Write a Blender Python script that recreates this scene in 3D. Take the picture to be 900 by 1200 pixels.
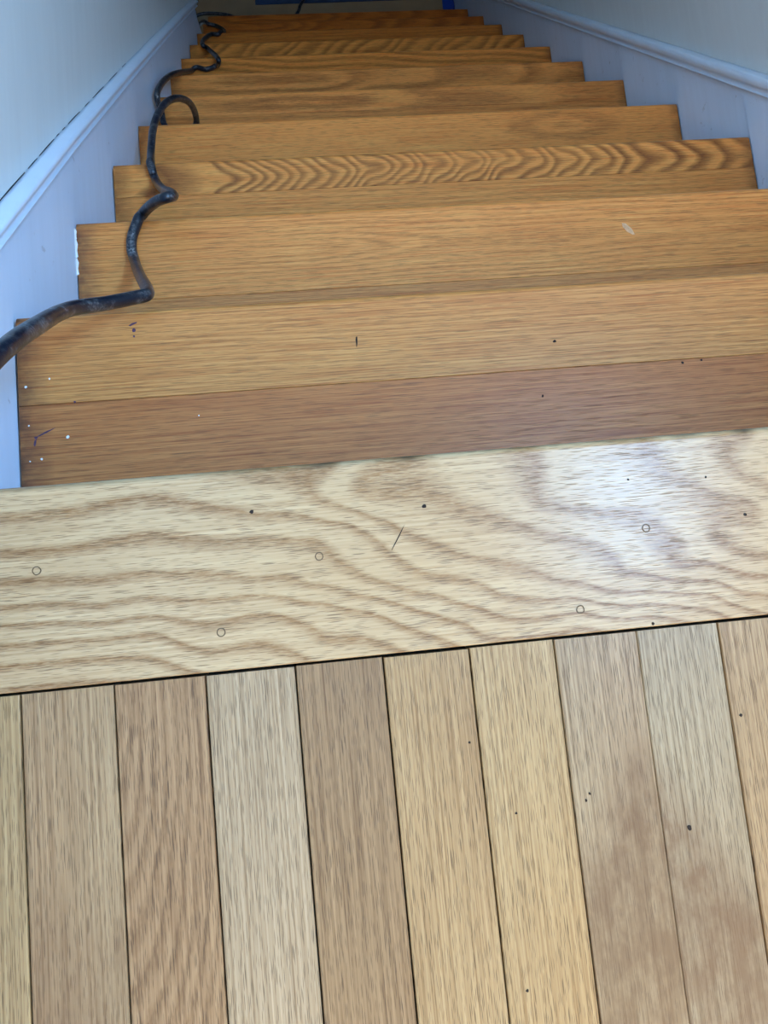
import bpy, math, random
import numpy as np
from mathutils import Matrix, Vector

for o in list(bpy.data.objects):
    bpy.data.objects.remove(o, do_unlink=True)
SC = bpy.context.scene
COL = SC.collection

# ------------------------------------------------------------------ camera
# x to the right, y down the flight, z up; z = 0 is the landing, y = 0 its nosing
cam_d = bpy.data.cameras.new('camera')
cam = bpy.data.objects.new('camera', cam_d)
COL.objects.link(cam)
yaw, pitch, roll = 0.6038972651, 1.4209904159, 0.5117697549
f_ = Vector((math.sin(yaw)*math.cos(pitch), math.cos(yaw)*math.cos(pitch), -math.sin(pitch)))
r0 = Vector((math.cos(yaw), -math.sin(yaw), 0))
u0 = r0.cross(f_)
c_, s_ = math.cos(roll), math.sin(roll)
rt, up = c_*r0 + s_*u0, -s_*r0 + c_*u0
cam.matrix_world = Matrix(((rt.x, up.x, -f_.x, -0.11603), (rt.y, up.y, -f_.y, -0.09785),
                           (rt.z, up.z, -f_.z, 0.48533), (0, 0, 0, 1)))
cam_d.sensor_fit = 'VERTICAL'
cam_d.sensor_height = 36.0
cam_d.lens = 859.6888/1200*36.0
cam_d.clip_start = 0.01
SC.camera = cam

# ------------------------------------------------------------------ world, light, exposure
SC.view_settings.view_transform = 'Standard'
SC.view_settings.look = 'None'
SC.view_settings.gamma = 1
SC.view_settings.use_curve_mapping = False
SC.view_settings.exposure = 0.0
W = bpy.data.worlds.new('sky')
SC.world = W
W.use_nodes = True
bg = W.node_tree.nodes['Background']
bg.inputs[0].default_value = (0.55, 0.75, 1.0, 1)
bg.inputs[1].default_value = 0.6

def area(name, loc, direction, sx, sy, power, col):
    d = bpy.data.lights.new(name, 'AREA')
    d.shape = 'RECTANGLE'
    d.size, d.size_y = sx, sy
    d.energy = power
    d.color = col
    o = bpy.data.objects.new(name, d)
    COL.objects.link(o)
    o.location = loc
    o.rotation_euler = Vector(direction).to_track_quat('-Z', 'Y').to_euler()
    return o
# daylight entering by the small stair window in the right wall
area('daylight_stair_window', (0.640, 0.16, 1.29), (-1, 0, 0), 0.84, 0.50, 90, (0.205, 0.515, 1.0))
# warm fill light added in the left landing wall to brighten the right wall
area('landing_fill_light', (-0.400, -1.55, 1.45), (1, 0, 0), 1.16, 0.86, 90, (1.0, 0.78, 0.52))

# ------------------------------------------------------------------ helpers
XL, XR, RI, RU, PL = -0.38257, 0.62490, 0.189393, 0.198223, 0.13087
rnd = random.Random(7)

def lin(c):
    out = []
    for v in c:
        v /= 255.0
        out.append(v/12.92 if v <= 0.04045 else ((v+0.055)/1.055)**2.4)
    return tuple(out) + (1.0,)

def tag(o, label=None, cat=None, group=None, kind=None):
    if label: o['label'] = label
    if cat: o['category'] = cat
    if group: o['group'] = group
    if kind: o['kind'] = kind
    return o

def link(name, verts, faces, mat, parent=None, smooth=False, loc=None):
    me = bpy.data.meshes.new(name)
    me.from_pydata([tuple(v) for v in verts], [], [tuple(f) for f in faces])
    me.update()
    if smooth:
        me.polygons.foreach_set('use_smooth', [True]*len(me.polygons))
    if mat: me.materials.append(mat)
    o = bpy.data.objects.new(name, me)
    COL.objects.link(o)
    if loc: o.location = loc
    if parent: o.parent = parent
    return o

def box_vf(x0, x1, y0, y1, z0, z1, base=0):
    v = [(x0,y0,z0),(x1,y0,z0),(x1,y1,z0),(x0,y1,z0),(x0,y0,z1),(x1,y0,z1),(x1,y1,z1),(x0,y1,z1)]
    f = [(0,3,2,1),(4,5,6,7),(0,1,5,4),(1,2,6,5),(2,3,7,6),(3,0,4,7)]
    return v, [tuple(i+base for i in q) for q in f]

def boxes(name, lst, mat, parent=None, bevel=0.0):
    V, F = [], []
    for b in lst:
        v, f = box_vf(*b, base=len(V))
        V += v; F += f
    o = link(name, V, F, mat, parent)
    if bevel:
        m = o.modifiers.new('bevel', 'BEVEL'); m.width = bevel; m.segments = 2
    return o

# ---- node shorthand
class NT:
    def __init__(s, name):
        s.m = bpy.data.materials.new(name); s.m.use_nodes = True
        s.t = s.m.node_tree; s.b = s.t.nodes['Principled BSDF']
    def n(s, typ, **kw):
        k = s.t.nodes.new(typ)
        for a, v in kw.items(): setattr(k, a, v)
        return k
    def l(s, a, b): s.t.links.new(a, b)
    def put(s, sock, v):
        if hasattr(v, 'is_output') or isinstance(v, bpy.types.NodeSocket): s.l(v, sock)
        else: sock.default_value = v
    def math(s, op, a, b=0.0, clamp=False):
        k = s.n('ShaderNodeMath', operation=op, use_clamp=clamp)
        s.put(k.inputs[0], a); s.put(k.inputs[1], b)
        return k.outputs[0]
    def mix(s, f, a, b, blend='MIX'):
        k = s.n('ShaderNodeMix', data_type='RGBA', blend_type=blend)
        s.put(k.inputs[0], f); s.put(k.inputs[6], a); s.put(k.inputs[7], b)
        return k.outputs[2]
    def ramp(s, x, pts):
        k = s.n('ShaderNodeValToRGB')
        e = k.color_ramp.elements
        while len(e) < len(pts): e.new(0.5)
        for i, (p, v) in enumerate(pts):
            e[i].position = p
            e[i].color = v if isinstance(v, tuple) else (v, v, v, 1)
        s.put(k.inputs[0], x)
        return k.outputs[0]
    def coords(s, scale, off=(0,0,0)):
        tc = s.n('ShaderNodeTexCoord')
        mp = s.n('ShaderNodeMapping')
        mp.inputs['Scale'].default_value = scale
        mp.inputs['Location'].default_value = off
        s.l(tc.outputs['Object'], mp.inputs[0])
        return mp.outputs[0]
    def noise(s, vec, detail=2.0, rough=0.5, scale=1.0):
        k = s.n('ShaderNodeTexNoise')
        k.inputs['Scale'].default_value = scale
        k.inputs['Detail'].default_value = detail
        k.inputs['Roughness'].default_value = rough
        s.l(vec, k.inputs['Vector'])
        return k.outputs[0]
    def bump(s, h, strength, dist):
        k = s.n('ShaderNodeBump')
        k.inputs['Strength'].default_value = strength
        k.inputs['Distance'].default_value = dist
        s.l(h, k.inputs['Height'])
        s.l(k.outputs[0], s.b.inputs['Normal'])

def oak(name, light, dark, tone=None, stain=(110, 80, 55), band=0.75, pore=0.55, rough=0.42, seed=0,
        tone_amt=0.6, pore_len=75.0, pore_w=820.0, coat=0.0, fuzz=0.35, warm=(1.0, 1.0, 1.0), rings=None, spec=0.3, band_min=0.35, stipple=0.45, streak=0.9):
    """Oak: growth rings come from the board's own 'ring' field, pores and fibre from stretched noise."""
    t = NT(name)
    def lin(c): return tuple(min(0.9, v*w) for v, w in zip(globals()['lin'](c), warm))+(1.0,)
    rs = random.Random(seed*13+5)
    off = (rs.uniform(-30, 30), rs.uniform(-30, 30), 0)
    at = t.n('ShaderNodeAttribute', attribute_name='ring')
    st = t.n('ShaderNodeAttribute', attribute_name='stain')
    # ragged ring edges
    n1 = t.noise(t.coords((26, 150, 40), off), 3.0, 0.6)
    n2 = t.noise(t.coords((140, 700, 200), off), 2.0, 0.6)
    w = t.math('MULTIPLY', t.math('SUBTRACT', n1, 0.5), fuzz*2.2)
    w2 = t.math('MULTIPLY', t.math('SUBTRACT', n2, 0.5), fuzz*1.5)
    ph = t.math('FRACT', t.math('ADD', t.math('ADD', at.outputs['Fac'], w), w2))
    b = t.ramp(ph, rings or [(0.0, 0.0), (0.14, 0.55), (0.28, 1.0), (0.48, 0.75), (0.76, 0.08), (1.0, 0.0)])
    n3 = t.noise(t.coords((3.0, 22, 8), off), 2.0, 0.5)
    b = t.math('MULTIPLY', b, t.ramp(t.noise(t.coords((110, 900, 200), off), 2.0, 0.7), [(0.35, stipple), (0.58, 1.0)]))
    bm = t.math('MULTIPLY', b, t.ramp(n3, [(0.25, band_min), (0.65, 1.0)]))
    col = t.mix(t.math('MULTIPLY', bm, band), lin(light), lin(dark))
    if tone:
        n4 = t.noise(t.coords((2.6, 9, 4), (off[1], off[0], 3)), 2.0, 0.5)
        col = t.mix(t.math('MULTIPLY', t.ramp(n4, [(0.38, 0.0), (0.66, 1.0)]), tone_amt), col, lin(tone))
    # long fibre streaks
    n5 = t.noise(t.coords((7, 620, 100), off), 3.0, 0.65)
    col = t.mix(streak, col, t.ramp(n5, [(0.28, 0.78), (0.5, 0.5), (0.72, 0.16)]), 'SOFT_LIGHT')
    # open pores: short dashes along the grain, denser in the ring bands
    vo = t.n('ShaderNodeTexVoronoi', voronoi_dimensions='2D', feature='F1')
    vo.inputs['Scale'].default_value = 1.0
    t.l(t.coords((pore_len, pore_w, 1), (off[1], off[0], 0)), vo.inputs['Vector'])
    n6 = t.noise(t.coords((18, 130, 60), (off[1], off[0], 0)), 2.0, 0.6)
    th = t.math('ADD', t.math('ADD', t.math('MULTIPLY', n6, 0.42), -0.02), t.math('MULTIPLY', b, 0.08))
    p = t.ramp(t.math('SUBTRACT', th, vo.outputs['Distance']), [(0.0, 0.0), (0.09, 1.0)])
    pc = t.mix(0.72, lin(dark), (0.05, 0.03, 0.018, 1))
    col = t.mix(t.math('MULTIPLY', p, pore), col, pc)
    # stains that belong to the board
    sn = t.noise(t.coords((40, 60, 40), off), 4.0, 0.65)
    sf = t.math('MULTIPLY', st.outputs['Fac'], t.ramp(sn, [(0.3, 0.35), (0.6, 1.0)]))
    col = t.mix(sf, col, lin(stain))
    t.l(col, t.b.inputs['Base Color'])
    rr = t.math('ADD', t.math('MULTIPLY', n3, 0.16), t.math('ADD', t.math('MULTIPLY', p, 0.15), rough-0.08))
    t.l(rr, t.b.inputs['Roughness'])
    t.b.inputs['Specular IOR Level'].default_value = spec
    t.b.inputs['Coat Weight'].default_value = coat
    t.b.inputs['Coat Roughness'].default_value = 0.24
    hh = t.math('ADD', t.math('MULTIPLY', p, -1.0), t.math('MULTIPLY', n5, 0.6))
    t.bump(hh, 0.18, 0.0006)
    return t.m

def paint(name, col, rough=0.45, bump=0.12, dirt=0.0):
    t = NT(name)
    n = t.noise(t.coords((14, 5, 60)), 3.0, 0.6)
    c = t.mix(t.ramp(n, [(0.35, 0.0), (0.75, 0.5)]), lin(col), lin(tuple(v*0.95 for v in col)))
    if dirt:
        n2 = t.noise(t.coords((60, 60, 60)), 3.0, 0.7)
        c = t.mix(t.math('MULTIPLY', t.ramp(n2, [(0.66, 0.0), (0.74, 1.0)]), dirt), c, lin((120, 112, 105)))
    t.l(c, t.b.inputs['Base Color'])
    t.b.inputs['Roughness'].default_value = rough
    n3 = t.noise(t.coords((120, 30, 260)), 2.0, 0.5)
    t.bump(n3, bump, 0.001)
    return t.m

def plain(name, col, rough=0.6, var=0.12, scale=40.0, bump=0.1, metallic=0.0):
    t = NT(name)
    n = t.noise(t.coords((scale, scale, scale)), 4.0, 0.6)
    c = t.mix(t.ramp(n, [(0.3, 0.0), (0.7, 1.0)]), lin(tuple(v*(1-var) for v in col)), lin(tuple(min(255, v*(1+var)) for v in col)))
    t.l(c, t.b.inputs['Base Color'])
    t.b.inputs['Roughness'].default_value = rough
    t.b.inputs['Metallic'].default_value = metallic
    t.bump(n, bump, 0.001)
    return t.m

# ---- growth-ring fields (ring number as a function of along-grain a and across-grain b, metres)
def wob(a, b, seed, fa=6.0, fb=10.0, n=5):
    r = np.random.RandomState(seed)
    o = np.zeros_like(a)
    for i in range(n):
        o = o + np.sin(a*fa*r.uniform(0.4, 2.4)*2*math.pi/2 + b*fb*r.uniform(-1.5, 1.5) + r.uniform(0, 6.28))/n*1.4
    return o

def cathedral(b0, h0, slope, sp, w=0.004, seed=0, fa=5.0):
    def f(a, b):
        x = b - b0 + w*wob(a, b, seed, fa)
        h = h0 + slope*a + w*2.2*wob(a, b, seed+50, fa*0.7)
        return np.sqrt(x*x + h*h)/sp
    return f

def straight(sp, tilt=0.02, w=0.0015, seed=0):
    def f(a, b):
        return (b + tilt*a + w*wob(a, b, seed, 3.5))/sp
    return f

def tps(levels):
    P = np.array([p for k in levels for p in levels[k]]); y = np.array([k for k in levels for _ in levels[k]], float)
    S = 0.1
    P = P/S
    n = len(P)
    def U(r2): return np.where(r2 > 1e-12, r2*np.log(np.maximum(r2, 1e-12))*0.5, 0)
    K = U(((P[:, None]-P[None])**2).sum(-1)) + 0.004*np.eye(n)
    Q = np.hstack([np.ones((n, 1)), P])
    A = np.zeros((n+3, n+3)); A[:n, :n] = K; A[:n, n:] = Q; A[n:, :n] = Q.T
    s = np.linalg.solve(A, np.concatenate([y, np.zeros(3)]))
    def f(a, b):
        q = np.stack([np.ravel(a), np.ravel(b)], 1)/S
        o = U(((q[:, None]-P[None])**2).sum(-1))@s[:n] + s[n] + q@s[n+1:]
        return o.reshape(np.shape(a))
    return f

# ---- a board: a cross-section swept along the grain. a = along grain, b = across
def board(name, parent, mat, a0, a1, b0, b1, ztop, thick, field, along='x', nose=None, du=0.006, dv=0.005,
          bev=0.0008, stain=None, nose_r=0.007):
    prof = []                                   # (b, z) from the b0 bottom, over the top, to the b1 bottom
    prof.append((b0, -thick)); prof.append((b0, -bev*1.2)); prof.append((b0+bev*0.35, -bev*0.4)); prof.append((b0+bev, 0))
    e = b1-nose_r if nose else b1-bev
    k = max(2, int((e-b0-bev)/dv))
    for i in range(1, k+1): prof.append((b0+bev+(e-b0-bev)*i/k, 0))
    if nose:
        for i in range(1, 7):
            t = math.pi/2*i/6
            prof.append((b1-nose_r+nose_r*math.sin(t), -nose_r+nose_r*math.cos(t)))
        prof.append((b1, -thick+0.004)); prof.append((b1-0.004, -thick))
    else:
        prof.append((b1-bev*0.35, -bev*0.4)); prof.append((b1, -bev*1.2)); prof.append((b1, -thick))
    prof = np.array(prof)
    m = len(prof)
    nu = max(2, int((a1-a0)/du))
    A = np.linspace(a0, a1, nu+1)
    # the arris is never dead straight
    V = np.zeros(((nu+1)*m, 3))
    aa = np.repeat(A, m); bb = np.tile(prof[:, 0], nu+1); zz = np.tile(prof[:, 1], nu+1)
    F = []
    for i in range(nu):
        for j in range(m-1):
            p = i*m+j
            F.append((p, p+1, p+m+1, p+m) if along == 'y' else (p, p+m, p+m+1, p+1))
    for i in range(nu):                          # underside
        p = i*m
        F.append((p+m-1, p, p+m, p+2*m-1) if along == 'y' else (p, p+m-1, p+2*m-1, p+m))
    F.append(tuple(range(m)) if along == 'x' else tuple(reversed(range(m))))
    F.append(tuple(reversed(range(nu*m, nu*m+m))) if along == 'x' else tuple(range(nu*m, nu*m+m)))
    ca, cb = (a0+a1)/2, (b0+b1)/2
    V[:, 0] = aa-ca; V[:, 1] = bb-cb; V[:, 2] = zz
    ring = field(aa, bb - zz*0.6)
    sv = stain(aa, bb) if stain else np.zeros_like(aa)
    if along == 'y':                             # local x stays the grain; turn the object
        V[:, 1] *= -1
        F = [tuple(reversed(q)) for q in F]
    o = link(name, V.tolist(), F, mat, parent)
    me = o.data
    at = me.attributes.new('ring', 'FLOAT', 'POINT'); at.data.foreach_set('value', ring.astype(np.float32))
    at = me.attributes.new('stain', 'FLOAT', 'POINT'); at.data.foreach_set('value', np.clip(sv, 0, 1).astype(np.float32))
    if along == 'x':
        o.location = (ca, cb, ztop)
    else:
        o.location = (cb, ca, ztop); o.rotation_euler = (0, 0, math.pi/2)
    me.update()
    # smooth over the nosing only
    sm = [False]*len(me.polygons)
    if nose:
        for i in range(nu):
            for j in range(m-9, m-3): sm[i*(m-1)+j] = True
    me.polygons.foreach_set('use_smooth', sm)
    return o

def add_child(o, parent):
    o.parent = parent
    return o

def fix_normals(o):
    import bmesh
    bm = bmesh.new(); bm.from_mesh(o.data)
    bmesh.ops.recalc_face_normals(bm, faces=bm.faces)
    bm.to_mesh(o.data); bm.free()

# ------------------------------------------------------------------ materials
M_wall = paint('wall_paint', (214, 219, 217), 0.6, 0.08)
M_skirt = paint('skirt_paint', (216, 232, 251), 0.38, 0.10, 0.35)
M_cap = paint('cap_paint', (222, 234, 248), 0.32, 0.10)
M_white = paint('window_paint', (232, 232, 230), 0.4, 0.05)
M_ceil = paint('ceiling_paint', (225, 225, 222), 0.8, 0.05)
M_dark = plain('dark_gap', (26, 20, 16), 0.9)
M_hole = plain('nail_hole_dark', (38, 26, 18), 0.9)
M_ring = plain('plug_outline', (96, 74, 50), 0.8)
M_flake = plain('white_flake', (240, 238, 232), 0.6, 0.03)
M_chip = plain('pale_wood_chip', (238, 186, 140), 0.7, 0.1, 200)
M_purple = plain('purple_mark', (78, 48, 70), 0.7, 0.2, 300)
M_sub = plain('rough_lumber', (120, 95, 66), 0.9)

# ------------------------------------------------------------------ the landing floor
floor = boxes('floor', [(XL-0.012, XR+0.012, -2.5, -0.045, -0.20, -0.0215)], M_dark)
tag(floor, 'landing floor of narrow sanded oak strips ending at the stair nosing', 'floor', None, 'structure')

S0, BW = -0.313027, 0.05715
fl = {  # light, dark, tone, field, pore, stain function
 -1: ((206,180,138), (176,144,102), (196,168,128), 0),
 0: ((200,178,146), (168,140,106), (176,142,108), 1),
 1: ((190,158,124), (128,96,66), (172,140,108), 2),
 2: ((214,198,168), (190,170,138), (202,184,152), 3),
 3: ((176,146,116), (142,112,84), (160,128,100), 4),
 4: ((214,186,142), (180,148,106), (200,166,122), 5),
 5: ((218,192,148), (188,156,112), (206,170,120), 6),
 6: ((192,170,140), (158,134,106), (178,150,122), 7),
 7: ((196,178,150), (164,142,114), (184,162,134), 8),
 8: ((204,176,136), (172,142,106), (190,160,122), 9),
}
def st_b0(a, b):   # brown worn area towards the camera side
    return 0.45*np.clip((-0.235-a)/0.08, 0, 1)
def st_b6(a, b):
    return 0.75*np.clip(((-0.18-a)-abs(b-(S0+6.8*BW))*1.6)/0.05, 0, 1)*np.clip((0.55+a)/0.2, 0, 1)
for k in range(-2, 17):
    b0 = max(S0+k*BW, XL-0.010); b1 = min(S0+(k+1)*BW, XR+0.010)
    key = k if k in fl else (k*7) % 9
    li, da, to, sd = fl[key]
    tight = k in (6,)
    g0 = 0.0005 if k != 7 else 0.0001
    g1 = 0.0005 if not tight else 0.0001
    jit = rnd.Random if False else random.Random(k+40)
    if k == 1: fd = lambda a, b, b0=b0: np.sqrt((1.9*(b-b0+0.004))**2+(0.45*(a+0.14))**2)/0.0125 + 0.22*wob(a, b, 3, 14, 60)
    elif k in (3,): fd = cathedral((b0+b1)/2+0.05, 0.03, 0.05, 0.0075, 0.003, 9)
    elif k in (2,): fd = straight(0.0065, 0.015, 0.002, 21)
    else: fd = straight(jit.uniform(0.0055, 0.009), jit.uniform(-0.03, 0.03), 0.0025, k+60)
    mt = oak('oak_strip_%d' % (k+2), li, da, to, stain=(140,106,80) if k != 6 else (134,104,80), band=0.55 if k != 1 else 0.7, band_min=0.35 if k != 1 else 0.75,
             pore=0.82, rough=0.38, seed=k+20, pore_len=42, pore_w=1100, fuzz=0.22, warm={2: (0.56, 0.455, 0.37), 3: (0.65, 0.58, 0.45), 4: (0.565, 0.485, 0.40), 5: (0.565, 0.485, 0.40),
                   6: (0.66, 0.59, 0.485), 7: (0.62, 0.56, 0.47), 8: (0.58, 0.50, 0.42), -1: (0.60, 0.52, 0.42)}.get(k, (0.64, 0.545, 0.43)))
    o = board('floorboard', floor, mt, -2.49, -PL-0.0016-jit.uniform(0, 0.0006), b0+g0, b1-g1, -jit.uniform(0, 0.0004), 0.019, fd, 'y',
              du=0.009, dv=0.004, stain={0: st_b0, 6: st_b6, 7: st_b6}.get(k))

# the wide nosing board at the head of the stair, its figure read off the real plank
LV = {
3: [(-0.26,-0.042),(-0.2274,-0.0394),(-0.1971,-0.0449),(-0.1602,-0.0471),(-0.142,-0.0504),(-0.1175,-0.0538),(-0.1111,-0.0646),(-0.0916,-0.08),(-0.0698,-0.0893),(-0.0476,-0.0954),(-0.0296,-0.1045),(-0.0167,-0.1074),(0.0504,-0.1162),(0.0969,-0.1236)],
4: [(-0.3229,-0.0614),(-0.2702,-0.0648),(-0.2094,-0.0666),(-0.1622,-0.075),(-0.1256,-0.0824),(-0.0983,-0.0911),(-0.0708,-0.0994),(-0.049,-0.1082),(-0.0269,-0.116),(-0.022,-0.1232)],
5: [(-0.3234,-0.0776),(-0.262,-0.082),(-0.2174,-0.0824),(-0.163,-0.0849),(-0.1177,-0.0943),(-0.0903,-0.1025),(-0.0722,-0.1132)],
6: [(-0.3238,-0.0883),(-0.2888,-0.0902),(-0.2357,-0.0916),(-0.1639,-0.097),(-0.1459,-0.1004),(-0.1316,-0.1073),(-0.1229,-0.1159)],
7: [(-0.3242,-0.1011),(-0.2719,-0.1026),(-0.2257,-0.1035),(-0.2153,-0.1099),(-0.1942,-0.1175)],
1: [(-0.1058,-0.0041),(-0.1226,-0.0201),(-0.1153,-0.0282),(-0.0844,-0.0396),(-0.0626,-0.0519),(-0.044,-0.0616),(-0.0203,-0.0729),(0.0079,-0.0807),(0.0264,-0.0882),(0.0396,-0.0952),(0.0642,-0.1021),(0.1053,-0.1078),(0.1425,-0.1136)],
0: [(-0.0537,-0.0043),(-0.0819,-0.0137),(-0.0903,-0.0229),(-0.0635,-0.0257),(-0.0279,-0.0358),(0.0113,-0.0527),(0.03,-0.0596),(0.0494,-0.066),(0.0681,-0.0735),(0.0789,-0.0821),(0.0835,-0.0924),(0.1183,-0.1015),(0.165,-0.1146)],
2: [(-0.1864,-0.0249),(-0.159,-0.0319),(-0.1218,-0.0374),(-0.0979,-0.0441),(-0.0856,-0.0521),(-0.0715,-0.0665),(-0.0502,-0.0816),(-0.0221,-0.0882),(-0.002,-0.1004),(0.0282,-0.1061),(0.0861,-0.1157)],
-1: [(0.0299,-0.0082),(0.0339,-0.0234),(0.0306,-0.0409),(0.0519,-0.0468),(0.077,-0.0526),(0.1009,-0.0547),(0.1133,-0.0658),(0.1278,-0.0789),(0.1185,-0.0881),(0.1258,-0.0923),(0.1557,-0.0962),(0.1853,-0.1037)],
-2: [(0.1163,-0.0122),(0.1188,-0.0245),(0.1347,-0.0337),(0.1536,-0.0437),(0.1739,-0.0491),(0.1843,-0.0542),(0.1679,-0.0588),(0.1545,-0.0653),(0.1526,-0.0771),(0.1677,-0.0867),(0.1873,-0.0921)],
-3: [(0.1851,-0.0036),(0.1694,-0.0226),(0.1798,-0.0357),(0.1956,-0.0431)],
}
base_f = tps(LV)
def plank_field(a, b):
    return base_f(a, b) + 0.22
def plank_stain(a, b):
    s = np.zeros_like(a)
    for x, w in ((0.1405, 0.009), (0.1851, 0.007), (-0.1132, 0.012), (-0.054, 0.010)):
        s = np.maximum(s, 0.9*np.exp(-((a-x)/w)**2-((b+0.001)/0.0035)**2))
    return s
M_plank = oak('oak_landing_nosing', (222,206,172), (148,108,62), (216,190,146), stain=(96,84,70), band=1.0, pore=0.7,
              rough=0.30, seed=3, tone_amt=0.35, pore_len=42, pore_w=1050, coat=0.03, spec=0.28, streak=0.6, fuzz=0.10, band_min=0.75, warm=(0.665, 0.53, 0.415), rings=[(0.0, 0.0), (0.10, 0.45), (0.20, 1.0), (0.34, 0.7), (0.58, 0.06), (1.0, 0.0)])
nosing = board('landing_nosing', floor, M_plank, XL-0.010, XR+0.010, -PL, 0.0, 0.0, 0.027, plank_field, 'x', nose=True,
               du=0.004, dv=0.0035, stain=plank_stain, nose_r=0.005)

def disc(name, parent, x, y, z, r, mat, seg=9, r_in=0.0, jag=0.0, sx=1.0, rot=0.0, h=0.00025):
    """a thin flat mark or ring on a surface, placed in world space under its parent"""
    rr = random.Random(int(x*1e5)+int(y*1e4))
    V, F = [], []
    ks = [1+rr.uniform(-jag, jag) for _ in range(seg)]
    for i in range(seg):
        t = 2*math.pi*i/seg
        px, py = r*ks[i]*sx*math.cos(t), r*ks[i]*math.sin(t)
        qx, qy = px*math.cos(rot)-py*math.sin(rot), px*math.sin(rot)+py*math.cos(rot)
        V.append((qx, qy, h)); V.append((qx*1.03, qy*1.03, -0.0006))
        if r_in: V.append((qx*r_in/r, qy*r_in/r, h))
    s = 3 if r_in else 2
    for i in range(seg):
        j = (i+1) % seg
        F.append((i*s, i*s+1, j*s+1, j*s))
        if r_in: F.append((i*s, j*s, j*s+2, i*s+2))
    if not r_in: F.append(tuple(i*s for i in range(seg)))
    o = link(name, V, F, mat)
    if parent:
        o.parent = parent
        o.matrix_parent_inverse = parent.matrix_world.inverted() if False else Matrix.Identity(4)
        pl = parent.location
        o.location = (x-pl.x, y-pl.y, z-pl.z)
        if abs(parent.rotation_euler.z) > 0.1:      # board turned by 90 degrees
            o.location = (y-pl.y, -(x-pl.x), z-pl.z)
    else:
        o.location = (x, y, z)
    return o

for x, y in [(-0.3001,-0.0559),(-0.12,-0.0632),(-0.1869,-0.1062),(0.0507,-0.1146),(0.1038,-0.0644)]:
    disc('nail_plug', nosing, x, y, 0, 0.0029, M_ring, 14, 0.0022, 0.06)
for x, y, r in [(-0.1617,-0.0299,.0014),(-0.0471,-0.0359,.0014),(0.1756,-0.0612,.0012),(0.0993,-0.1290,.001),(0.096,-0.0298,.0008),(0.1516,-0.0327,.0008)]:
    disc('nail_hole', nosing, x, y, 0, r, M_hole, 8, 0, 0.25)
disc('scratch', nosing, -0.067, -0.056, 0, 0.00045, M_hole, 10, 0, 0.3, 20, math.atan2(0.0152, 0.0095))
FB = {round((o.location.x-S0)/BW-0.5): o for o in floor.children if o.name.startswith('floorboard')}
for x, y, r in [(0.1045,-0.2617,.0016),(0.0412,-0.2329,.0008),(0.0384,-0.2369,.0008),(0.1506,-0.1948,.001),(-0.0084,-0.2394,.0008),
                (-0.0338,-0.1922,.0008),(-0.0142,-0.3455,.0009)]:
    disc('nail_hole', FB[int(math.floor((x-S0)/BW))], x, y, 0, r, M_hole, 8, 0, 0.25)

# ------------------------------------------------------------------ the flight
stair = bpy.data.objects.new('staircase', None)
COL.objects.link(stair)
tag(stair, 'straight flight of honey coloured oak treads going down between white skirt boards', 'staircase')

TH = 0.027
def zebra(a, b):      # tight chevrons pointing right
    c = 0.5672 + 0.006*np.sin(a*9)
    v = np.abs(b-c)
    k = np.where(a > 0.05, 1.0, 1.0)
    w = 0.012*wob(a, b, 77, 18, 90, 7)
    x = a + 1.5*np.sqrt(v*v+0.006**2) + w
    return np.interp(x, [-0.7, -0.2, 0.25, 0.45, 0.9], [-4.0, 0.0, 21.0, 28.0, 38.0])
def zebra2(a, b):     # broad chevrons, deeper down
    v = np.abs(b-(7.72*RU))
    x = a*(-1) + 1.3*np.sqrt(v*v+0.008**2) + 0.02*wob(a, b, 31, 8, 40)
    return x/0.052
def oval4(a, b):
    x = (a-0.40+0.012*wob(a, b, 5, 20, 30))/3.5; y = (b-0.757)
    return np.minimum(np.sqrt(x*x+y*y)/0.027 - 0.50 + 0.10*wob(a, b, 12, 9, 60), 0.80)
def end_stain(n):
    def f(a, b):
        l = np.clip(1-(a-XL)/0.030, 0, 1)
        r = np.clip(1-(XR-a)/0.022, 0, 1)
        return 0.9*np.maximum(l, r)
    return f
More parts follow.
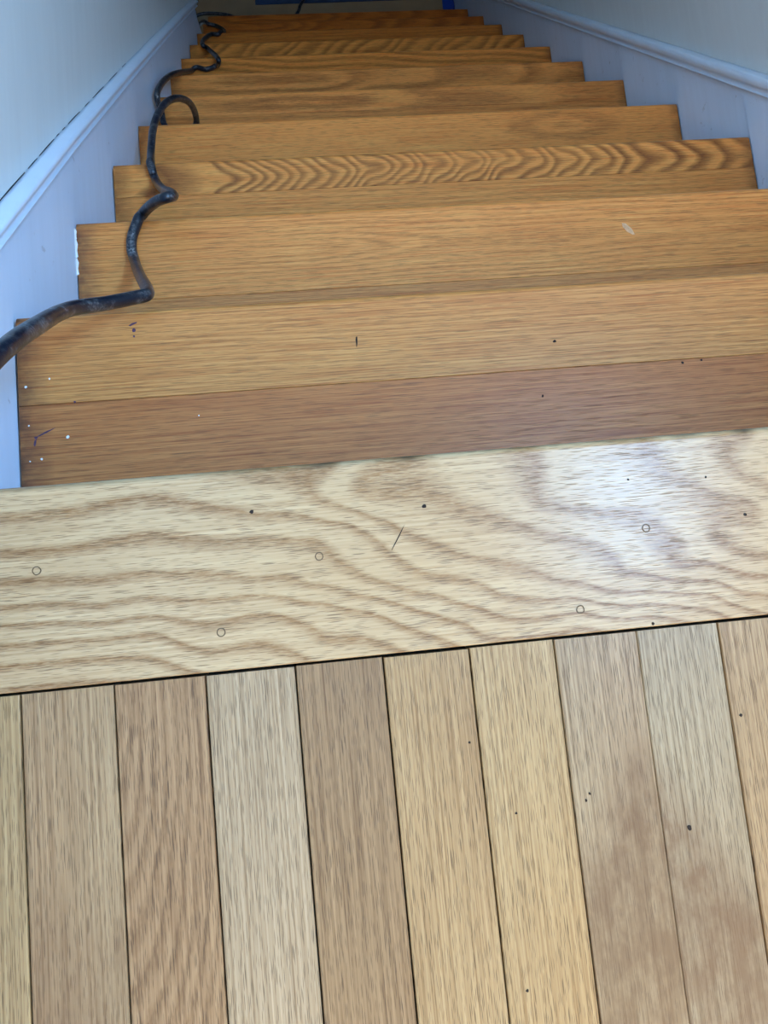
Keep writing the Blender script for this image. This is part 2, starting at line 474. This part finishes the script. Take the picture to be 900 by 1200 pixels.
# per tread: seams (distance back from the nose), then per board: light, dark, tone, field, band
O1 = ((204,156,102), (168,120,72), (196,144,92))
O2 = ((184,138,98), (150,106,72), (170,122,84))
O8 = ((208,156,94), (116,74,39), (196,144,86))
O9 = ((210,154,92), (118,76,40), (196,142,84))
O7 = ((186,136,84), (150,104,62), (172,122,74))
O3 = ((206,152,92), (164,112,62), (192,138,80))
O4 = ((196,142,84), (146,98,54), (182,128,74))
O5 = ((188,132,74), (146,98,52), (174,118,64))
O6 = ((182,120,62), (132,84,42), (166,104,52))
TR = {
 1: ([0.0865], [(O1, straight(0.0058, 0.012, 0.003, 2), 0.7), (O2, straight(0.0062, -0.012, 0.002, 3), 0.6)]),
 2: ([0.1045], [(O3, cathedral(0.345, 0.012, 0.035, 0.0062, 0.0022, 4), 0.75), (O7, straight(0.007, 0.02, 0.002, 5), 0.5)]),
 3: ([0.0555], [(O8, zebra, 1.0), (O3, straight(0.009, 0.01, 0.003, 7), 0.5)]),
 4: ([0.091], [(O9, oval4, 0.8), (O5, straight(0.011, 0.02, 0.004, 8), 0.5)]),
 5: ([0.050], [(O9, cathedral(0.962, 0.010, 0.085, 0.026, 0.004, 10), 0.75), (O4, straight(0.012, 0.02, 0.004, 11), 0.55)]),
 6: ([0.070], [(O9, cathedral(1.168, 0.02, 0.10, 0.022, 0.005, 12), 0.75), (O5, straight(0.01, 0.01, 0.003, 13), 0.5)]),
 7: ([0.070], [(O9, straight(0.020, 0.05, 0.008, 14), 0.7), (O4, straight(0.010, 0.02, 0.003, 15), 0.6)]),
 8: ([0.095], [(O8, zebra2, 0.85), (O5, straight(0.01, 0.01, 0.003, 17), 0.5)]),
 9: ([0.060], [(O5, straight(0.012, -0.02, 0.004, 18), 0.5), (O5, straight(0.010, 0.02, 0.003, 19), 0.6)]),
 10: ([0.080], [(O6, cathedral(1.965, 0.03, 0.10, 0.012, 0.006, 20), 0.9), (O6, straight(0.01, 0.01, 0.003, 21), 0.5)]),
 11: ([0.070], [(O6, cathedral(2.165, 0.02, 0.12, 0.013, 0.006, 22), 0.9), (O6, straight(0.01, 0.01, 0.003, 23), 0.5)]),
}
M_riser = oak('oak_riser', (188,134,78), (150,102,58), (176,122,70), band=0.5, seed=91)
tread_nose = {}
tread_back = {}
for n in range(1, 12):
    y1 = n*RU; y0 = (n-1)*RU-0.026; z = -n*RI
    seams, defs = TR[n]
    xa = XL+0.0004
    xb = XR-0.0004
    t = bpy.data.objects.new('tread', None); COL.objects.link(t); t.parent = stair
    edges = [y1]+[y1-s for s in seams]+[y0]
    for i, (cols, fd, bd) in enumerate(defs):
        mt = oak('oak_tread_%d_%d' % (n, i), cols[0], cols[1], cols[2], stain=(92,66,58) if n < 3 else (120,84,50), band=bd, pore=0.6, rough=0.42,
                 seed=n*3+i+100, tone_amt=0.55, pore_len=24, pore_w=900, band_min=0.35 if n < 3 else 0.8, stipple=0.45 if n < 3 else 0.8, fuzz=0.08 if n in (3, 8) else 0.2, warm=((0.98, 0.73, 0.48) if i == 0 else (1.04, 0.68, 0.38)) if n == 1 else (1.24, 0.93, 0.67) if n == 2 else (1.28, 0.93, 0.62) if n < 7 else (1.28, 0.88, 0.48))
        o = board('tread_board', t, mt, xa, xb, edges[i+1]+0.0001, edges[i]-(0.0001 if i else 0), z-0.0001*i, TH, fd, 'x', nose=(i == 0),
                  du=0.005 if n < 6 else 0.009, dv=0.0035 if n < 6 else 0.006, bev=0.0005, stain=end_stain(n))
        if i == 0: tread_nose[n] = o
        else: tread_back[n] = o
for n in range(1, 13):
    yb = (n-1)*RU-0.026
    board('riser', stair, M_riser, XL, XR, yb-0.018, yb-0.0005, -(n-1)*RI-TH-0.0005, RI-TH-0.001 if n < 12 else RI-TH,
          straight(0.01, 0.01, 0.003, n+30), 'x', du=0.1, dv=0.02)

# small marks on the treads
T1n, T1b, T2n = tread_nose[1], tread_back[1], tread_nose[2]
for x, y, r, sx, rot in [(-0.3682,0.0815,.0016,1,0),(-0.3600,0.0855,.0007,12,0.42),(-0.3692,0.0765,.0009,4,1.4)]:
    disc('dark_mark', T1b, x, y, -RI-0.0001, r, M_purple, 9, 0, 0.3, sx, rot)
for x, y, r, sx, rot in [(-0.2769,0.1834,.0011,4,0.4),(-0.2756,0.1775,.0014,1.5,1.2),(-0.2759,0.1716,.0011,1,0),(-0.0684,0.1522,.0008,6,1.5),
                         (0.1246,0.1388,.0012,1.4,0.3),(-0.3325,0.1126,.0010,1,0)]:
    disc('dark_mark', T1n, x, y, -RI, r, M_purple if x < -0.2 else M_hole, 9, 0, 0.3, sx, rot)
for x, y, r in [(0.2504,0.1081,.0014),(0.2700,0.1095,.0013),(0.1058,0.0851,.0012)]:
    disc('nail_hole', T1b, x, y, -RI-0.0001, r, M_hole, 8, 0, 0.3)

# ------------------------------------------------------------------ walls, soffit and window of the stairwell
WL, WR = XL-0.012, XR+0.012
ZB = -12*RI
wl = boxes('wall_left', [(WL-0.10, WL, -1.10, 1.93, -2.6, 2.4), (WL-0.10, WL, -2.5, -2.0, -0.2, 2.4),
                         (WL-0.10, WL, -2.0, -1.10, -0.2, 0.85), (WL-0.10, WL, -2.0, -1.10, 2.05, 2.4)], M_wall)
tag(wl, 'plain pale painted wall on the left of the stair', 'wall', None, 'structure')
wy0, wy1, wz0, wz1 = -0.10, 0.42, 0.86, 1.72
wr = boxes('wall_right', [(WR, WR+0.10, -2.5, wy0, -2.6, 2.4), (WR, WR+0.10, wy1, 4.5, -2.6, 2.4),
                          (WR, WR+0.10, wy0, wy1, -2.6, wz0), (WR, WR+0.10, wy0, wy1, wz1, 2.4)], M_wall)
tag(wr, 'plain pale painted wall on the right of the stair', 'wall', None, 'structure')
wb = boxes('wall_back', [(WL-0.1, WR+0.1, -2.6, -2.5, -0.2, 2.4)], M_wall)
tag(wb, 'pale wall at the back of the landing', 'wall', None, 'structure')
wf = boxes('wall_front', [(-2.5, WR+0.1, 4.5, 4.6, -2.6, 0.3)], M_wall)
tag(wf, 'far wall of the lower hall', 'wall', None, 'structure')
wll = boxes('wall_lower_left', [(-2.6, -2.5, 1.9, 4.6, -2.6, 0.3), (-2.5, WL-0.1, 1.83, 1.93, -2.6, 0.3)], M_wall)
tag(wll, 'side walls of the lower hall', 'wall', None, 'structure')
ce = link('ceiling', [(WL-0.1,-2.6,2.4),(WR+0.1,-2.6,2.4),(WL-0.1,1.2,2.4),(WR+0.1,1.2,2.4),(WL-0.1,1.2,0.95),(WR+0.1,1.2,0.95),
                      (WL-0.1,2.1,0.13),(WR+0.1,2.1,0.13),(WL-0.1,4.6,0.13),(WR+0.1,4.6,0.13),
                      (-2.6,1.83,0.131),(WL-0.05,1.83,0.131),(WL-0.05,4.6,0.131),(-2.6,4.6,0.131)],
          [(0,1,3,2),(2,3,5,4),(4,5,7,6),(6,7,9,8),(10,11,12,13)], M_ceil)
so = ce.modifiers.new('thick', 'SOLIDIFY'); so.thickness = 0.05; so.offset = 1
tag(ce, 'ceiling and sloping soffit over the stair', 'ceiling', None, 'structure')

M_glass = NT('window_glass')
M_glass.b.inputs['Transmission Weight'].default_value = 1.0
M_glass.b.inputs['Roughness'].default_value = 0.02
M_glass = M_glass.m
def window(name, x0, x1, y0, y1, z0, z1, label, axis):
    d = 0.035
    if axis == 'x':   # in a wall whose normal is x
        fr = [(x0,x1,y0,y0+d,z0,z1),(x0,x1,y1-d,y1,z0,z1),(x0,x1,y0+d,y1-d,z0,z0+d),(x0,x1,y0+d,y1-d,z1-d,z1),
              (x0,x1,y0+d,y1-d,(z0+z1)/2-0.014,(z0+z1)/2+0.014)]
        gl = [((x0+x1)/2-0.002,(x0+x1)/2+0.002,y0+d,y1-d,a,b) for a, b in ((z0+d,(z0+z1)/2-0.014),((z0+z1)/2+0.014,z1-d))]
    else:
        fr = [(x0,x0+d,y0,y1,z0,z1),(x1-d,x1,y0,y1,z0,z1),(x0+d,x1-d,y0,y1,z0,z0+d),(x0+d,x1-d,y0,y1,z1-d,z1),
              (x0+d,x1-d,y0,y1,(z0+z1)/2-0.014,(z0+z1)/2+0.014)]
        gl = [(x0+d,x1-d,(y0+y1)/2-0.002,(y0+y1)/2+0.002,a,b) for a, b in ((z0+d,(z0+z1)/2-0.014),((z0+z1)/2+0.014,z1-d))]
    o = boxes(name, fr, M_white)
    tag(o, label, 'window', None, 'structure')
    for g in gl: boxes('pane', [g], M_glass, o)
    return o
window('window_1', WR+0.04, WR+0.085, wy0, wy1, wz0, wz1, 'small white framed window in the right stair wall', 'x')
window('added_window', WL-0.085, WL-0.04, -2.0, -1.10, 0.85, 2.05, 'added white framed window around the fill light in the left landing wall', 'x')  # unseen window, added as an opening for the warm fill light

# ------------------------------------------------------------------ skirt boards with their cap mouldings
def capline(y, c): return -RI/RU*y + c
def shift_left(y): return float(np.interp(y, [0.0, 0.24, 0.5, 0.9, 1.4, 1.95], [-0.016, -0.012, -0.003, 0.001, 0.0, -0.008]))
def skirt(name, side, y_end, c_bot, c_top, label):
    shift = shift_left if side == 'l' else (lambda y: 0.0)
    s = 1 if side == 'l' else -1                       # direction into the stairwell
    xf = XL if side == 'l' else XR
    xw = WL if side == 'l' else WR
    # backing board (saw-tooth free slab hidden behind the panels)
    y0 = -0.03
    V = []
    for x in (xw+s*0.0004, xf-s*0.007):
        V += [(x, y0, capline(y0, c_bot)), (x, y_end, capline(y_end, c_bot)), (x, y_end, capline(y_end, -0.30)), (x, y0, capline(y0, -0.30))]
    F = [(0,1,2,3),(7,6,5,4),(0,4,5,1),(1,5,6,2),(2,6,7,3),(3,7,4,0)]
    root = link(name, V, F, M_skirt)
    fix_normals(root)
    tag(root, label, 'baseboard', None, 'structure')
    # stacked courses, each as high as one riser, each lapping a little over the one below
    k = 0
    sl_ = RI/RU
    while True:
        zt = -k*RI if k else 0.12
        zb = -(k+1)*RI
        yb0 = max(k*RU-0.03, -0.03)
        if yb0 > y_end-0.02: break
        def yc(z): return min((c_bot+0.002-z)/sl_, y_end)
        g = 0.0003
        rr = random.Random(k*5+(1 if s > 0 else 2))
        top_in, bot_in = rr.uniform(0.0040, 0.0050), rr.uniform(0.0, 0.0004)
        far = rr.uniform(0.0, 0.0018)
        if k >= 11: zb = ZB
        V = []
        for q0, q1, q2 in ((0.0069, 0.0069, 0), (bot_in, top_in, far)):
            xb_, xt_ = xf-s*q0, xf-s*q1
            V += [(xt_, yb0, zt-g), (xt_-s*q2, max(yc(zt-g), yb0+0.001), zt-g), (xb_-s*q2, yc(zb), zb+0.0004), (xb_, yb0, zb+0.0004)]
        p = link('skirt_panel', V, F, M_skirt, root)
        fix_normals(p)
        k += 1
    # cap moulding: profile (distance from the wall plane, height over cap line), swept along the slope
    h = c_top-c_bot
    t = abs(xf-xw)
    prof = [(0.0012, 0), (t-0.006, 0), (t+0.0034, 0.0002), (t+0.0046, 0.0012), (t+0.0042, 0.0024), (t+0.0022, 0.0032), (t+0.0014, 0.0060),
            (t+0.0018, 0.0085), (t+0.0032, 0.0115), (t+0.0062, 0.0140), (t+0.0084, 0.0172), (t+0.0076, h-0.0020),
            (t+0.0045, h), (0.006, h+0.0016), (0.0012, h+0.0018), (0.0010, h-0.006)]
    prof = [(a, b) for a, b in prof]
    N = 260
    V, F2 = [], []
    m = len(prof)
    for i in range(N+1):
        y = -0.06+(y_end+0.06)*i/N
        for j, (a, b) in enumerate(prof):
            aa = a
            if j in (0, 14, 15): aa = a-0.0009
            V.append((xw+s*aa, y, capline(y, c_bot)+b+shift(y)))
    for i in range(N):
        for j in range(m):
            F2.append((i*m+j, i*m+(j+1) % m, (i+1)*m+(j+1) % m, (i+1)*m+j))
    F2.append(tuple(range(m))); F2.append(tuple(range(N*m, N*m+m)))
    cp = link('cap_moulding', V, F2, M_cap, root, smooth=False)
    fix_normals(cp)
    cp.data.polygons.foreach_set('use_smooth', [len(p.vertices) == 4 for p in cp.data.polygons])
    return root
sl = skirt('baseboard_left', 'l', 1.925, 0.092, 0.116, 'white skirt board with moulded cap along the left stair wall')
sr = skirt('baseboard_right', 'r', 2.46, 0.080, 0.113, 'white skirt board with moulded cap along the right stair wall')

for nm, x0, x1, lab in (('baseboard_landing_left', WL, WL+0.012, 'white baseboard along the left wall of the landing'),
                        ('baseboard_landing_right', WR-0.012, WR, 'white baseboard along the right wall of the landing')):
    tag(boxes(nm, [(x0, x1, -2.499, -0.062, 0.0006, 0.14)], M_skirt, None, 0.003), lab, 'baseboard', None, 'structure')

# the caulk between wall and left cap has split: dirty open cracks along the joint
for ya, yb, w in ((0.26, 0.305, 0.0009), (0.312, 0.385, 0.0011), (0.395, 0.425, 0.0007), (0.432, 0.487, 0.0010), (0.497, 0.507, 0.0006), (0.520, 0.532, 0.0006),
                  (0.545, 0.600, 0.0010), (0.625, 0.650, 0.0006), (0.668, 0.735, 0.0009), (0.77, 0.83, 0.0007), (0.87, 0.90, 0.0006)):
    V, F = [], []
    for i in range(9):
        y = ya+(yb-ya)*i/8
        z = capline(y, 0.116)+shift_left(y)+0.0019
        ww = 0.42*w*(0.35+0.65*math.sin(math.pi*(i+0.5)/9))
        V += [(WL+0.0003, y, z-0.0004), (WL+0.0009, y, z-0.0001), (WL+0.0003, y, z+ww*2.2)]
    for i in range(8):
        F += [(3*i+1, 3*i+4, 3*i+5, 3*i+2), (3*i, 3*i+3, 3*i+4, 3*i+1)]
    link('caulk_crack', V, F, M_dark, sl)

# torn white caulk where the second tread meets the left skirt
for yy, ln, w in ((0.3800, 0.014, 0.0010), (0.3610, 0.024, 0.0016), (0.3380, 0.022, 0.0018)):
    V = [(-0.001, -ln/2, 0), (w, -ln*0.4, 0.0004), (w*0.5, -ln*0.1, 0.0008), (w*1.2, ln*0.25, 0.0006), (w*0.3, ln/2, 0.0004), (-0.001, ln/2, 0.003),
         (-0.001, -ln/2, 0.002)]
    link('caulk_bead', V, [(0,1,2,6),(2,3,4,5),(2,5,6)], M_flake, sl, loc=(XL, yy, -2*RI+0.0004))

# ------------------------------------------------------------------ lower hall
fl2 = boxes('floor_lower', [(-2.5, WR, 2.13, 4.5, ZB-0.1, ZB)], plain('lower_floor_boards', (120, 96, 70), 0.7, 0.1, 12))
tag(fl2, 'dim floor of the lower hall at the foot of the stair', 'floor', None, 'structure')
def sheet(name, x0, x1, y0, y1, z, th, mat, skew=0.0, seed=1, nx=24, ny=16, amp=0.002):
    r = random.Random(seed)
    V, F = [], []
    for layer in (1, 0):
        for i in range(nx+1):
            for j in range(ny+1):
                x = x0+(x1-x0)*i/nx; y = y0+(y1-y0)*j/ny+skew*(x-x0)
                h = amp*(0.5+0.5*math.sin(x*17+seed)*math.sin(y*23+seed*2)) if layer else 0
                V.append((x, y, z+(th+h if layer else 0.0002)))
    b = (nx+1)*(ny+1)
    for i in range(nx):
        for j in range(ny):
            p = i*(ny+1)+j
            F.append((p, p+ny+1, p+ny+2, p+1)); F.append((b+p, b+p+1, b+p+ny+2, b+p+ny+1))
    per = [i*(ny+1) for i in range(nx+1)]+[nx*(ny+1)+j for j in range(1, ny+1)]+[i*(ny+1)+ny for i in range(nx-1, -1, -1)]+[j for j in range(ny-1, 0, -1)]
    for q in range(len(per)):
        a, c = per[q], per[(q+1) % len(per)]
        F.append((a, b+a, b+c, c))
    o = link(name, V, F, mat)
    fix_normals(o)
    return o
pp = sheet('floor_paper', -1.6, 0.60, 2.20, 4.3, ZB, 0.0004, plain('tan_paper', (150, 126, 96), 0.85, 0.06, 9))
tag(pp, 'tan protective paper spread over the floor at the foot of the stair', 'paper')
tp = sheet('blue_cloth', -0.205, 0.50, 2.387, 3.4, ZB+0.003, 0.002, plain('blue_cloth', (34, 58, 92), 0.75, 0.15, 14), 0.006, 4)
tag(tp, 'blue sheet lying on the tan paper at the foot of the stair', 'sheet')
tape = sheet('painters_tape', 0.574, 0.6235, 2.19, 2.46, ZB+0.003, 0.0003, plain('blue_tape', (22, 62, 160), 0.5, 0.05, 30), 0, 5, 6, 10, 0.0005)
tag(tape, 'bright blue strip of painters tape on the floor against the right skirt', 'tape')

# ------------------------------------------------------------------ the cord
CP = np.array([[-.303,.023,.100],[-.297,.052,.074],[-.296,.078,.042],[-.299,.111,-.010],[-.306,.162,-.100],[-.288,.186,-.146],[-.269,.202,-.173],
[-.261,.211,-.187],[-.272,.241,-.234],[-.297,.296,-.321],[-.314,.342,-.372],[-.316,.362,-.372],[-.311,.380,-.372],[-.300,.401,-.374],[-.278,.392,-.337],
[-.260,.385,-.316],[-.257,.401,-.340],[-.271,.442,-.401],[-.296,.500,-.487],[-.319,.560,-.562],[-.324,.580,-.560],[-.337,.642,-.625],[-.339,.686,-.650],
[-.340,.726,-.675],[-.336,.768,-.700],[-.326,.808,-.725],[-.313,.850,-.769],[-.301,.884,-.824],[-.299,.913,-.891],[-.304,.919,-.941],[-.319,.902,-.941],
[-.350,.902,-.941],[-.368,.920,-.941],[-.3725,.950,-.936],[-.3725,.955,-.900],[-.372,1.008,-.940],[-.368,1.077,-1.005],[-.3600,1.160,-1.096],[-.355,1.339,-1.315],
[-.315,1.344,-1.317],[-.289,1.355,-1.319],[-.280,1.341,-1.282],[-.296,1.409,-1.345],[-.329,1.561,-1.507],[-.340,1.553,-1.483],[-.348,1.637,-1.564],
[-.340,1.766,-1.694],[-.310,1.768,-1.694],[-.300,1.857,-1.786],[-.331,1.960,-1.884],[-.363,1.971,-1.884],[-.388,2.032,-1.943],[-.440,2.070,-2.030],
[-.475,2.200,-2.130],[-.500,2.300,-2.250],[-.437,2.345,-2.264],[-.378,2.349,-2.264],[-.317,2.339,-2.264],[-.260,2.316,-2.264],[-.174,2.298,-2.264],
[-.076,2.310,-2.264],[-.039,2.336,-2.264],[-.022,2.370,-2.262],[-.002,2.401,-2.260],[.024,2.455,-2.258],[.065,2.557,-2.258],[.150,2.70,-2.258]])
CP = np.vstack([[[-.345,-.30,.0065],[-.350,-.15,.020],[-.335,-.060,.075],[-.318,-.015,.105]], CP])
CR = 0.0062
def catmull(P, k):
    Q = np.vstack([2*P[0]-P[1], P, 2*P[-1]-P[-2]]); o = []
    for i in range(1, len(Q)-2):
        a, b, c, d = Q[i-1:i+3]
        for t in np.arange(k)/k:
            o.append(.5*((2*b)+(-a+c)*t+(2*a-5*b+4*c-d)*t*t+(-a+3*b-3*c+d)*t**3))
    o.append(P[-1])
    return np.array(o)
pts = catmull(CP, 10)
for it in range(3):
    for p in pts:
        if p[1] < 1.90: p[0] = max(p[0], XL+CR+0.0015)
        n = min(max(math.ceil(p[1]/RU), 0), 12)
        if p[1] > 11*RU: n = 12
        top = -n*RI+(0 if n < 12 else 0.003 if p[1] < 2.36 else 0.008)
        p[2] = max(p[2], top+CR)
        for m in range(12):                       # keep clear of each rounded nose
            cy, cz = m*RU-0.007, -m*RI-0.007
            if m >= 10 or p[0] > XL-0.1:
                dy, dz = p[1]-cy, p[2]-cz
                dd = math.hypot(dy, dz)
                if dd < 0.007+CR and dy > 0:
                    p[1], p[2] = cy+dy/dd*(0.007+CR), cz+dz/dd*(0.007+CR)
    pts[1:-1] = pts[1:-1]*0.6+0.2*(pts[:-2]+pts[2:])
pts[:, 2] = np.maximum(pts[:, 2], ZB+CR+np.where(pts[:, 1] < 2.36, 0.003, 0.008))
V, F = [], []
SG = 14
tn = np.gradient(pts, axis=0); tn /= np.linalg.norm(tn, axis=1)[:, None]
nv = np.array([0, 0, 1.0])
for i, (p, t) in enumerate(zip(pts, tn)):
    nv = nv-t*(nv@t); nv /= np.linalg.norm(nv)
    bv = np.cross(t, nv)
    for j in range(SG):
        a = 2*math.pi*j/SG
        V.append(tuple(p+CR*(math.cos(a)*nv+math.sin(a)*bv)))
for i in range(len(pts)-1):
    for j in range(SG):
        F.append((i*SG+j, i*SG+(j+1) % SG, (i+1)*SG+(j+1) % SG, (i+1)*SG+j))
F.append(tuple(range(SG))); F.append(tuple(range((len(pts)-1)*SG, len(pts)*SG)))
tc = NT('dusty_rubber')
n1 = tc.noise(tc.coords((70, 70, 70)), 4.0, 0.65)
n2 = tc.noise(tc.coords((420, 420, 420)), 3.0, 0.7)
d1 = tc.math('MULTIPLY', tc.ramp(n1, [(0.46, 0.0), (0.75, 1.0)]), tc.ramp(n2, [(0.40, 0.0), (0.62, 1.0)]))
tc.l(tc.mix(tc.math('MULTIPLY', d1, 0.8), lin((12, 20, 34)), lin((150, 150, 150))), tc.b.inputs['Base Color'])
tc.b.inputs['Roughness'].default_value = 0.33
tc.bump(n2, 0.2, 0.0008)
cord = link('power_cord', V, F, tc.m, None, True)
fix_normals(cord)
tag(cord, 'thick black dusty rubber cord trailing down the left side of the stairs', 'cord')

# ------------------------------------------------------------------ loose bits on the treads
V = [(-0.0095,-0.0006,0.0004),(-0.006,-0.0022,0.0003),(0.002,-0.0025,0.0003),(0.0085,-0.0010,0.0004),(0.0098,0.0004,0.0006),(0.003,0.0020,0.0004),(-0.006,0.0014,0.0003),
     (-0.006,-0.0010,0.0022),(0.001,-0.0008,0.0030),(0.006,0.0,0.0022)]
F = [(0,1,7),(1,2,8,7),(2,3,9,8),(3,4,9),(4,5,9),(5,8,9),(5,6,7,8),(6,0,7),(0,6,5,4,3,2,1)]
sp = link('wood_splinter', V, F, M_chip, None, False, (0.3078, 0.3485, -2*RI))
fix_normals(sp)
sp.scale = (1.15, 1.7, 1.3)
sp.rotation_euler = (0, 0, math.atan2(-0.0147, 0.0115))
tag(sp, 'small pale wood splinter lying on the second tread', 'splinter')
for i, (x, y, r) in enumerate([(-0.3755,0.1297,.0013),(-0.354,0.136,.0010),(-0.3403,0.0801,.0015),(-0.3738,0.0931,.0009),(-0.3740,0.0599,.0009),(-0.3637,0.0613,.0010),(-0.2213,0.0909,.0007)]):
    rr = random.Random(i)
    V = []
    for k in range(6):
        t = k/6*6.283
        q = r*rr.uniform(0.7, 1.3)
        V.append((q*math.cos(t), q*math.sin(t), 0))
    V += [(v[0]*0.8, v[1]*0.8, 0.0006) for v in V]
    F = [tuple(range(5, -1, -1)), tuple(range(6, 12))]+[(k, (k+1) % 6, 6+(k+1) % 6, 6+k) for k in range(6)]
    o = link('paint_flake', V, F, M_flake, None, False, (x, y, -RI))
    tag(o, 'tiny white paint flake lying on the top tread near the left skirt', 'paint flake', 'white paint flakes on the top tread')
